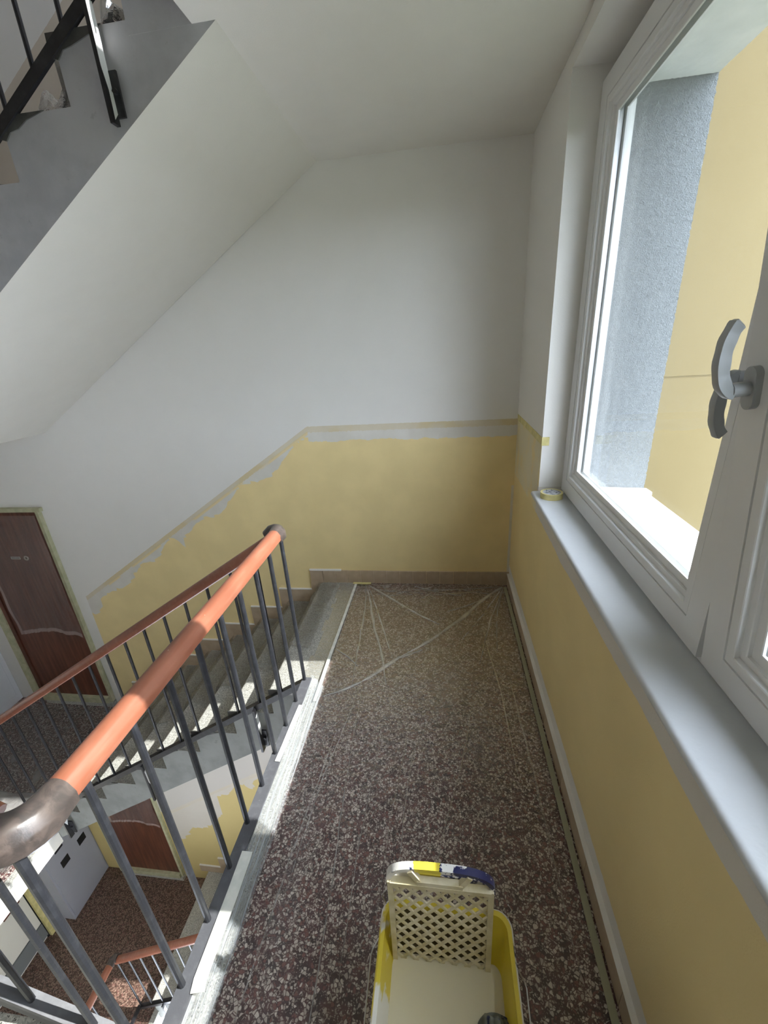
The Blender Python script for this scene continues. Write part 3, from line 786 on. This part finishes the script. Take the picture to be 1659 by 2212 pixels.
# ------------------------------------------------------------------ plastic film on the floors and steps
FOLDS = [  # polylines on the landing (x, y), half width, strength, radiating from the taped corners
    ([(-.992, -.046), (-.950, -.30), (-.93, -.62), (-.905, -1.0)], .006, .5),
    ([(-.985, -.046), (-.927, -.244), (-.86, -.52), (-.79, -.72), (-.73, -.98)], .008, .75),
    ([(-.975, -.05), (-.87, -.33), (-.713, -.80)], .005, .6),
    ([(-.965, -.05), (-.80, -.20), (-.62, -.36), (-.47, -.47)], .009, .75),
    ([(-.046, -.048), (-.16, -.16), (-.33, -.40), (-.52, -.62), (-.679, -.762)], .013, .85),
    ([(-.05, -.06), (-.20, -.36), (-.34, -.60)], .005, .6), ([(-.045, -.07), (-.16, -.40), (-.26, -.80)], .004, .55),
    ([(-.045, -.07), (-.12, -.36), (-.16, -.70)], .004, .5), ([(-.05, -.05), (-.24, -.24), (-.42, -.34)], .005, .5),
    ([(-.06, -.04), (-.30, -.08), (-.55, -.10)], .006, .5), ([(-.60, -.09), (-.40, -.14), (-.20, -.10)], .010, .4),
    ([(-.679, -.762), (-.72, -.80), (-.80, -.90), (-.863, -.959)], .011, .8), ([(-.863, -.959), (-.95, -1.02), (-1.031, -1.06)], .007, .85),
    ([(-.68, -.77), (-.64, -.74), (-.56, -.70)], .008, .6),
    ([(-.86, -.96), (-.88, -1.15), (-.93, -1.5), (-.95, -1.9)], .008, .45), ([(-.85, -.98), (-.845, -1.2), (-.83, -1.5), (-.80, -1.9), (-.78, -2.4)], .007, .45),
    ([(-.71, -.98), (-.705, -1.094), (-.68, -1.25)], .004, .45), ([(-.46, -1.0), (-.58, -1.36), (-.60, -1.754), (-.585, -2.0)], .006, .5),
    ([(-.30, -1.0), (-.37, -1.343), (-.45, -1.62), (-.50, -1.9)], .005, .45), ([(-.72, -1.3), (-.74, -1.7), (-.731, -2.105)], .005, .4),
    ([(-.92, -1.25), (-.96, -1.7), (-.99, -2.2)], .009, .35), ([(-.60, -1.2), (-.64, -1.6), (-.66, -2.1)], .004, .3), ([(-.12, -.9), (-.10, -1.4), (-.09, -2.0)], .012, .25),
    ([(-.22, -.5), (-.17, -1.0), (-.16, -1.5)], .008, .3), 
    ([(-1.05, -.72), (-.98, -.76), (-.90, -.85)], .006, .45)]
def seg_d(px, py, a, c):
    ax, ay = a; cx, cy = c; dx, dy = cx - ax, cy - ay; L2 = dx * dx + dy * dy
    t = max(0, min(1, ((px - ax) * dx + (py - ay) * dy) / L2)); return math.hypot(px - ax - t * dx, py - ay - t * dy)
NX, NY = 60, 120
XA, XB, YA, YB = -1.20, -.022, -.022, -2.62
def fz(u, v):
    x = XA + (XB - XA) * u; y = YA + (YB - YA) * v
    return (x, y, .0035 + .002 * abs(noise.noise((x * 12, y * 4, 0))))
b = MB()
keep = lambda x, y: True
b.grid(lambda u, v: fz(u, v), NX, NY, lambda u, v: max(0, .16 * noise.noise((u * 11, v * 9, 2)) + .10 * (1 - v) ** 6))
# the sheet stops at the bar beside the railing: drop faces beyond it there
ff, mm = [], []
for f in b.f:
    cx = sum(b.v[k][0] for k in f) / 4; cy = sum(b.v[k][1] for k in f) / 4
    if cx < -1.07 - (.10 + .02 * noise.noise((cy * 9, 0, 2)) if cy > -.95 else 0): continue
    ff.append(f); mm.append(0)
b.f, b.mi = ff, mm
sheet = obj('plastic_sheet', b, M_film, None, 'clear plastic sheet taped over the maroon terrazzo landing', 'plastic sheet', smooth='all')
def fold_ribbon(pl, wd, st_, k):
    # resample, then a tented ribbon of doubled film
    P = []
    for a, c in zip(pl, pl[1:]):
        n = max(2, int(math.hypot(c[0] - a[0], c[1] - a[1]) / .02))
        P += [(a[0] + (c[0] - a[0]) * i / n, a[1] + (c[1] - a[1]) * i / n) for i in range(n)]
    P.append(pl[-1]); P = [Vector(p) for p in P]; n = len(P)
    for _ in range(6): P = [P[0]] + [(P[i - 1] + P[i] * 2 + P[i + 1]) / 4 for i in range(1, n - 1)] + [P[-1]]
    b = MB()
    for i, p in enumerate(P):
        d = (P[min(n - 1, i + 1)] - P[max(0, i - 1)]).normalized(); nn = Vector((-d.y, d.x)); t = i / (n - 1)
        w_ = wd * .62 * (.55 + .45 * math.sin(math.pi * min(1, t * .9 + .12))) * (1 + .45 * noise.noise((i * .35, k * 3.3, 0)))
        w_ *= min(1, (1 - t) * 6 + .15)
        hz = .0056 + .0012 * st_; p = p + nn * (.004 * noise.noise((i * .22, k * 7.1, 4)))
        f = max(0.0, min(1.3, st_ * (1.0 + .9 * noise.noise((i * .28, k * 5.7, 8)))))
        for sgn, hh, ff in ((-1, .0052, f * .5), (-.25, hz + .001, f), (.35, hz, f), (1, .0052, f * .35)):
            q = p + nn * (w_ * sgn); b.v.append((q.x, q.y, hh)); b.fold.append(ff)
    for i in range(n - 1):
        for m_ in range(3): b.f.append((4 * i + m_, 4 * i + m_ + 1, 4 * i + m_ + 5, 4 * i + m_ + 4)); b.mi.append(0)
    return obj('film_fold', b, M_foldfilm, sheet, smooth='all')
for k, (pl, wd, st_) in enumerate(FOLDS):
    far = pl[0][1] > -.99 and pl[-1][1] > -1.12
    if far: fold_ribbon(pl, max(.009, wd * 1.7), min(1.0, st_ * 1.2), k)
    else: fold_ribbon(pl, wd * .6, st_ * .26, k)
rf = random.Random(11)
for k in range(26):          # short creases along the taped far edge and right corner
    x0 = rf.uniform(-.92, -.06); y0 = rf.uniform(-.16, -.045); a = rf.choice((0.0, .25, -.25, 2.6, -2.4, -1.2)) + rf.uniform(-.3, .3); l = rf.uniform(.04, .15)
    x1, y1 = x0 + l * math.cos(a), min(-.035, y0 + l * math.sin(a) * .6)
    fold_ribbon([(x0, y0), ((x0 + x1) / 2, (y0 + y1) / 2 - .006), (min(-.03, x1), y1)], rf.uniform(.003, .009), rf.uniform(.4, .9), 40 + k)
# crinkled edge of film drawn up to the railing bar
b = MB()
def skirt(u, v):
    y = -1.00 - 1.62 * v; wob = .006 * noise.noise((y * 5, 0, 0))
    x = -1.046 - u * .055 + wob; z = .006 + .072 * min(1, u * 1.05) ** 1.3 + .006 * noise.noise((u * 14, y * 2.2, 3)) + .003 * noise.noise((u * 30, y * 6, 5))
    return (x, y, z)
b.grid(skirt, 40, 160, lambda u, v: max(0, .9 * noise.noise((u * 11 + v * 2.5, v * 4, 9)) + .5 * noise.noise((u * 30 + v * 5, v * 9, 3))))
obj('plastic_sheet', b, M_film_skirt, None, 'crinkled strip of sunlit plastic film hanging along the railing bar', 'plastic sheet', smooth='all')
def step_sheet(z0, ya, yb, label, jmax=7, mat=None, seed=0):
    """film draped down the treads of a far flight"""
    prof = [(-1.20, z0 + .012)]
    for j in range(0, jmax + 1):
        xn = -1.336 - RUN * j; zt = z0 - RISE * j
        prof += [(xn, zt + .010), (xn - .012, zt - .02), (xn - .008, zt - RISE + .05), (xn - .01, zt - RISE + .014)] if j < 7 else []
    b = MB(); n = len(prof) - 1; sub = 5
    def at(u):
        q = min(u * n, n - 1e-6); i = int(q); f = q - i; return (prof[i][0] * (1 - f) + prof[i + 1][0] * f, prof[i][1] * (1 - f) + prof[i + 1][1] * f)
    def fn(u, v):
        x, z = at(u); edge = .10 * noise.noise((x * 3.2, seed, 0)) + .05 * noise.noise((x * 11, seed, 4)); y = yb + (ya + edge - yb) * v
        a = noise.noise((x * 9 + y * 6, y * 7, seed)); c = noise.noise((x * 24, y * 16, seed + 3))
        return (x - .008 * abs(a), y, z + .012 * abs(a) + .006 * abs(c))
    def fo(u, v): 
        x, z = at(u); return max(0, .35 * noise.noise((x * 14 + v * 6, v * 9, seed + 5))) + (.25 if v > .985 else 0)
    b.grid(fn, n * sub, 44, fo)
    return obj('plastic_sheet', b, mat or M_film_step, None, label, 'plastic sheet', smooth='all')
step_sheet(0.0, -.72, -.035, 'wrinkled plastic film draped over the lower flight of steps', 7, seed=1)
step_sheet(ST, -.97, -.05, 'crumpled plastic film on the upper flight at top left', 4, seed=4)
def crumple(cx_, cy_, cz_, rx, ry, h, seed, label):
    b = MB()
    def fn(u, v):
        a = 2 * math.pi * u; r = v; x = cx_ + rx * r * math.cos(a); y = cy_ + ry * r * math.sin(a)
        k = abs(noise.noise((x * 17, y * 17, seed))) + .25 * abs(noise.noise((x * 36, y * 36, seed)))
        return (x + .015 * noise.noise((x * 30, y * 30, seed + 2)), y, cz_ + .004 + h * (1 - v * v) * (.25 + 1.2 * k))
    b.grid(fn, 44, 18, lambda u, v: max(0, .55 * noise.noise((u * 16, v * 9, seed)) ))
    return obj('plastic_sheet', b, M_crumple, None, label, 'plastic sheet')
M_crumple = film('crumpled_polythene', .5, 1.0, wr=12, bump=.004, tint=(.90, .88, .86))
crumple(-1.655, -.93, ST - RISE * 2, .10, .09, .11, 3, 'crumpled film glinting on the second visible tread of the upper flight')
crumple(-1.40, -.93, ST - RISE, .10, .09, .12, 8, 'crumpled film on the top visible tread beside the black bracket')
b = MB()
def fls(u, v):
    x = -3.16 - 1.22 * u; y = -.07 - 1.25 * v + .05 * noise.noise((x * 4, 0, 1)) * v
    return (x, y, -ST / 2 + .004 + .016 * abs(noise.noise((x * 7, y * 5, 2))) + .006 * abs(noise.noise((x * 19, y * 15, 2))))
b.grid(fls, 70, 70, lambda u, v: max(0, .5 * noise.noise((u * 9 + v * 5, v * 7, 3))) + (.4 if (.62 < v < .80) else 0))
obj('plastic_sheet', b, M_film_step, None, 'loose plastic film on the floor landing in front of the brown door', 'plastic sheet', smooth='all')

# ------------------------------------------------------------------ masking tape
def strip(pts, wd, z, name, mat, label, ragged=0.0, t=.0012):
    b = MB(); n = len(pts); Lf, Rt = [], []
    for i, p in enumerate(pts):
        a = Vector(pts[max(0, i - 1)]); c = Vector(pts[min(n - 1, i + 1)]); d = (c - a).normalized(); nn = Vector((-d.y, d.x))
        e = ragged * noise.noise((i * 1.7, p[0] * 5, p[1] * 5)); Lf.append(Vector(p) + nn * (wd / 2 + e)); Rt.append(Vector(p) - nn * (wd / 2 - e * .5))
    poly = [(q.x, q.y) for q in Lf] + [(q.x, q.y) for q in reversed(Rt)]
    b.prism(poly, z, z + t, 'xy'); return obj(name, b, mat, None, label, 'masking tape')
strip([(-1.062, -.045), (-1.064, -.4), (-1.068, -.8), (-1.066, -1.10)], .017, .0115, 'masking_tape', M_tape, 'long pale tape along the edge of the terrazzo at the far end', .0008)
strip([(-1.094, -1.195), (-1.098, -1.30), (-1.100, -1.40), (-1.103, -1.475)], .021, .0838, 'masking_tape', M_tape, 'short white tape on the railing bar, sunlit, farther piece', .001)
strip([(-1.086, -1.792), (-1.086, -1.81), (-1.084, -1.90), (-1.083, -2.0), (-1.083, -2.09), (-1.078, -2.115)], .036, .0838, 'masking_tape', M_tape, 'wide white tape with torn tip on the railing bar, nearer piece', .002)
strip([(-1.085, -.030), (-1.04, -.034), (-.99, -.036), (-.955, -.030)], .026, .0115, 'masking_tape', M_tapey, 'small yellow tape piece on the far edge of the floor film', .004)
strip([(-.030, -.06), (-.031, -.8), (-.032, -1.7), (-.034, -2.6)], .020, .013, 'masking_tape', M_tapef, 'greenish tape along the floor at the right skirting', .001)
b = MB()
zt_ = 1.162
b.prism([(-.004, zt_), (-.004, zt_ - .034), (-.30, zt_ - .032), (-.646, zt_ - .034), (-.646, zt_), (-.30, zt_ + .001)], -.0018, -.0006, 'yz')
b.box(-.0018, .030, -.6475, -.6457, zt_ - .036, zt_ + .002)
obj('masking_tape', b, M_tapey, None, 'yellow tape line on the wall between the corner and the window', 'masking tape')

# ------------------------------------------------------------------ tape roll on the sill
tr = thing('tape_roll', 'yellow roll of masking tape on the far end of the window sill', 'tape roll')
b = MB(); n = 40; cx, cy, zz = .040, -.728, .9093
ro, ri, hh = .0475, .0385, .025
def ringmesh(b, ro, ri, z0, z1):
    base = len(b.v)
    for k in range(n):
        a = 2 * math.pi * k / n; c, s_ = math.cos(a), math.sin(a)
        b.v += [(cx + ro * c, cy + ro * s_, z0), (cx + ro * c, cy + ro * s_, z1), (cx + ri * c, cy + ri * s_, z1), (cx + ri * c, cy + ri * s_, z0)]
    for k in range(n):
        p, q = base + 4 * k, base + 4 * ((k + 1) % n)
        for m in range(4): b.f.append((p + m, q + m, q + (m + 1) % 4, p + (m + 1) % 4)); b.mi.append(0)
ringmesh(b, ro, ri, zz, zz + hh); obj('tape_winding', b, M_tapey, tr, smooth=True)
M_core = Mat('printed_core', (.55, .56, .60), .6)
xx, yy, zc = M_core.coord()
M_core.color(M_core.mix(M_core.noise(70, 1, vec=M_core.vec(xx * 1.0, yy * 2.6, zc)).gt(.56), (.60, .61, .64), (.10, .11, .16)))
b = MB(); ringmesh(b, ri - .0002, ri - .003, zz + .001, zz + hh - .001); obj('core', b, M_core, tr, smooth=True)
b = MB(); b.prism([(cx + (ri - .003) * math.cos(2 * math.pi * k / 24), cy + (ri - .003) * math.sin(2 * math.pi * k / 24)) for k in range(24)], zz + hh - .006, zz + hh - .004, 'xy'); obj('wrapper_label', b, M_core, tr)

# ------------------------------------------------------------------ paint bucket with grid
bk = thing('paint_bucket', 'rectangular yellow lined bucket of cream paint standing on the floor', 'bucket')
def rrect(x0, x1, y0, y1, r, n=6):
    out = []
    for (cx_, cy_, a0) in ((x1 - r, y1 - r, 0), (x0 + r, y1 - r, 90), (x0 + r, y0 + r, 180), (x1 - r, y0 + r, 270)):
        for k in range(n + 1):
            a = math.radians(a0 + 90 * k / n); out.append((cx_ + r * math.cos(a), cy_ + r * math.sin(a)))
    return out
def shell(levels, cap=False):
    b = MB(); n = None
    for (x0, x1, y0, y1, r, z) in levels:
        p = rrect(x0, x1, y0, y1, r); n = len(p); b.v += [(a, c, z) for a, c in p]
    for l in range(len(levels) - 1):
        for k in range(n): b.f.append((l * n + k, l * n + (k + 1) % n, (l + 1) * n + (k + 1) % n, (l + 1) * n + k)); b.mi.append(0)
    if cap: b.f.append(tuple(range((len(levels) - 1) * n, len(levels) * n))); b.mi.append(0)
    return b
bx0, bx1, by0, by1 = -.600, -.290, -2.36, -1.962
M_navy = Mat('navy_plastic_splashed', (.018, .022, .09), .35)
nv = M_navy.noise(9, 5, .6, dist=.6); nv2 = M_navy.noise(5, 3); nv3 = M_navy.noise(26, 4, .7)
c = M_navy.mix((nv + nv3 * .35).step(.60, .64), (.018, .022, .09), (.78, .78, .76)); c = M_navy.mix((nv2).step(.56, .59), c, (.70, .56, .05)); M_navy.color(c)
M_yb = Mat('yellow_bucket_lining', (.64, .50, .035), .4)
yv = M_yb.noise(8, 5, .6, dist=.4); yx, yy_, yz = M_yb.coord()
lining_shade = yy_.gt(-2.04) * yx.gt(-.574) * yx.lt(-.338) * yz.lt(.277) * yy_.lt(-1.976)  # shade behind the grid, put into the lining colour as dark olive
M_yb.color(M_yb.mix(lining_shade, M_yb.mix((yv - (yx + .60) * 2.0).step(.44, .50) , (.64, .505, .04), (.76, .74, .66)), (.10, .075, .03)))
b = shell([(bx0 + .04, bx1 - .04, by0 + .04, by1 - .05, .03, .006), (bx0 + .006, bx1 - .006, by0, by1 - .006, .035, .255), (bx0 - .004, bx1 + .004, by0, by1 + .004, .038, .258), (bx0 - .004, bx1 + .004, by0, by1 + .004, .038, .280), (bx0, bx1, by0, by1, .036, .284)])
b.f.append(tuple(reversed(range(28)))); b.mi.append(0)
obj('bucket_shell', b, M_navy, bk, smooth=True)
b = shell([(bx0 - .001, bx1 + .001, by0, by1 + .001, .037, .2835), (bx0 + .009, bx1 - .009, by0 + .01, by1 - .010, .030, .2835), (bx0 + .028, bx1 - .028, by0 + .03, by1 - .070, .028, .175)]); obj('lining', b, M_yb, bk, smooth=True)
M_paint = Mat('cream_wet_paint', (.66, .60, .42), .12, spec=.6); M_paint.bump(M_paint.noise(26, 3), .002, .35)
b = MB(); pr = rrect(bx0 + .0245, bx1 - .0245, by0 + .025, by1 - .064, .02); b.v += [(a, c_, .192) for a, c_ in pr]; b.f.append(tuple(range(len(pr)))); b.mi.append(0)
obj('paint', b, M_paint, bk)
M_wire = Mat('steel_wire', (.55, .55, .55), .3, .9).m
b = MB(); b.tube([(bx0 - .004, -2.035, .268), (bx0 - .020, -2.045, .24), (bx0 - .024, -2.055, .235), (bx0 - .025, -2.15, .21), (bx0 - .022, -2.30, .17), (bx0 + .02, -2.385, .15), (-.44, -2.39, .145), (bx1 - .02, -2.385, .15), (bx1 + .022, -2.30, .17), (bx1 + .025, -2.15, .21), (bx1 + .024, -2.075, .235), (bx1 + .020, -2.065, .24), (bx1 + .004, -2.055, .268)], .0018, 6); obj('wire_handle', b, M_wire, bk, smooth=True)
for sx in (bx0 + .01, bx1 - .01):
    b = MB(); b.tube([(sx, -1.975, .27), (sx + (-.014 if sx < -.4 else .014), -1.97, .31), (sx + (-.004 if sx < -.4 else .004), -1.97, .33)], .0016, 6); obj('grid_hook', b, M_wire, bk)
# grid
gr = thing('roller_grid', 'cream paint-coated plastic roller grid standing in the bucket', 'roller grid')
M_gridp = Mat('paint_coated_grid', (.62, .55, .36), .3, spec=.5)
gx, gy, gz = M_gridp.coord(); gn = M_gridp.noise(30, 4)
M_gridp.color(M_gridp.mix(gn.step(.35, .7), (.56, .49, .29), (.68, .62, .46))); M_gridp.bump(M_gridp.noise(90, 3), .0015, .6)
gx0, gx1, gz0, gz1 = -.572, -.342, .10, .482
GY = lambda z: -2.035 + (z - .19) * .05
bl = MB()
ddx, ddz = .0155, .018
W_, H_ = gx1 - gx0 - .016, gz1 - gz0 - .010
def clip(p, q):
    t0, t1 = 0.0, 1.0; dx, dz = q[0] - p[0], q[1] - p[1]
    for (pp, qq) in ((-dx, p[0]), (dx, W_ - p[0]), (-dz, p[1]), (dz, H_ - p[1])):
        if abs(pp) < 1e-12:
            if qq < 0: return None
        else:
            r = qq / pp
            if pp < 0: t0 = max(t0, r)
            else: t1 = min(t1, r)
    if t0 >= t1 - 1e-6: return None
    return (p[0] + t0 * dx, p[1] + t0 * dz), (p[0] + t1 * dx, p[1] + t1 * dz)
slope = ddz / ddx
for sgn in (1, -1):
    k0 = -40
    for k in range(-40, 60):
        xs = k * 2 * ddx
        p = (xs, 0.0); q = (xs + sgn * (H_ / slope), H_)
        cpt = clip(p, q)
        if not cpt: continue
        (a0, c0), (a1, c1) = cpt
        A = Vector((gx0 + .008 + a0, GY(gz0 + .005 + c0), gz0 + .005 + c0)); B = Vector((gx0 + .008 + a1, GY(gz0 + .005 + c1), gz0 + .005 + c1))
        bl.sweep([A, B], [(.0045, 0), (.0028, .0022), (-.0028, .0022), (-.0045, 0), (-.0028, -.0022), (.0028, -.0022)], up=(0, -1, 0))
obj('lattice', bl, M_gridp, gr, smooth=True)
b = MB()
flat = [(-.006, -.006), (.006, -.006), (.006, .006), (-.006, .006)]
b.sweep([(gx0 + .004, GY(gz0), gz0), (gx0 + .004, GY(gz1), gz1)], flat, up=(0, -1, 0)); b.sweep([(gx1 - .004, GY(gz0), gz0), (gx1 - .004, GY(gz1), gz1)], flat, up=(0, -1, 0))
b.sweep([(gx0 + .004, GY(gz1), gz1 - .004), (gx1 - .004, GY(gz1), gz1 - .004)], [(-.006, -.008), (.006, -.008), (.006, .008), (-.006, .008)], up=(0, -1, 0))
b.sweep([(gx0 + .065, GY(gz1), gz1 + .006), (gx1 - .065, GY(gz1), gz1 + .006)], [(-.008, -.007), (.008, -.007), (.008, .007), (-.008, .007)], up=(0, -1, 0))
b.sweep([(gx0 + .070, GY(gz1), gz1 + .008), (gx0 + .050, GY(.52), .522)], [(-.006, -.006), (.006, -.006), (.006, .006), (-.006, .006)], up=(0, -1, 0))
b.sweep([(gx1 - .070, GY(gz1), gz1 + .008), (gx1 - .050, GY(.52), .522)], [(-.006, -.006), (.006, -.006), (.006, .006), (-.006, .006)], up=(0, -1, 0))
obj('frame', b, M_gridp, gr)
M_arch = Mat('splashed_grid_handle', (.018, .022, .09), .35)
ax_, ay_, az_ = M_arch.coord(); an = M_arch.noise(34, 5, .65); al = M_arch.noise(9, 2)
navy = ((ax_ - (-.45)) * 1.3 + an * 1.25 + al * .2)
c = M_arch.mix(navy.step(.74, .77), (.78, .77, .73), (.016, .02, .085))
c = M_arch.mix(((ax_ + .485).abs() + an * .03).lt(.045), c, (.72, .60, .06)); M_arch.color(c)
b = MB(); pth = []
for k in range(0, 25):
    a = math.pi * (1 - k / 24); ex = 2 / 2.9; c_, s_ = math.cos(a), math.sin(a)
    pth.append(((gx0 + gx1) / 2 + (gx1 - gx0) / 2 * (abs(c_) ** ex) * (1 if c_ > 0 else -1), GY(.5) + .006, gz1 - .012 + .058 * (abs(s_) ** ex)))
b.sweep(pth, [(-.0055, -.008), (.0055, -.008), (.0055, .008), (-.0055, .008)], up=(0, -1, 0)); obj('handle', b, M_arch, gr, smooth=True)
b = MB(); b.box(gx0 + .010, gx1 - .010, GY(.47) + .020, GY(.47) + .028, .452, .476); b.box(gx0 + .010, gx0 + .016, GY(.47), GY(.47) + .024, .456, .470); b.box(gx1 - .016, gx1 - .010, GY(.47), GY(.47) + .024, .456, .470)
obj('hook_bar', b, M_arch, gr)
# small grey rag on the bucket corner
M_rag = Mat('grey_rag', (.17, .18, .16), .8); M_rag.color(M_rag.mix(M_rag.noise(40, 3).step(.55, .62), (.19, .20, .18), (.03, .035, .09))); 
b = MB()
def rag(u, v):
    a = 2 * math.pi * u; r = .052 * v; x = -.338 + r * .8 * math.cos(a); y = -2.138 + r * .62 * math.sin(a)
    return (x, y, .1935 + max(0, 
        .034 * (1 - v * v) + .022 * noise.noise((x * 60, y * 60, 2)) + .006 * noise.noise((x * 150, y * 150, 1)) ) * (1 if v < .99 else 0) + .0005)
b.grid(rag, 40, 16); obj('rag', b, M_rag, None, 'small crumpled grey rag lying in the right corner of the paint bucket', 'rag', smooth='all')
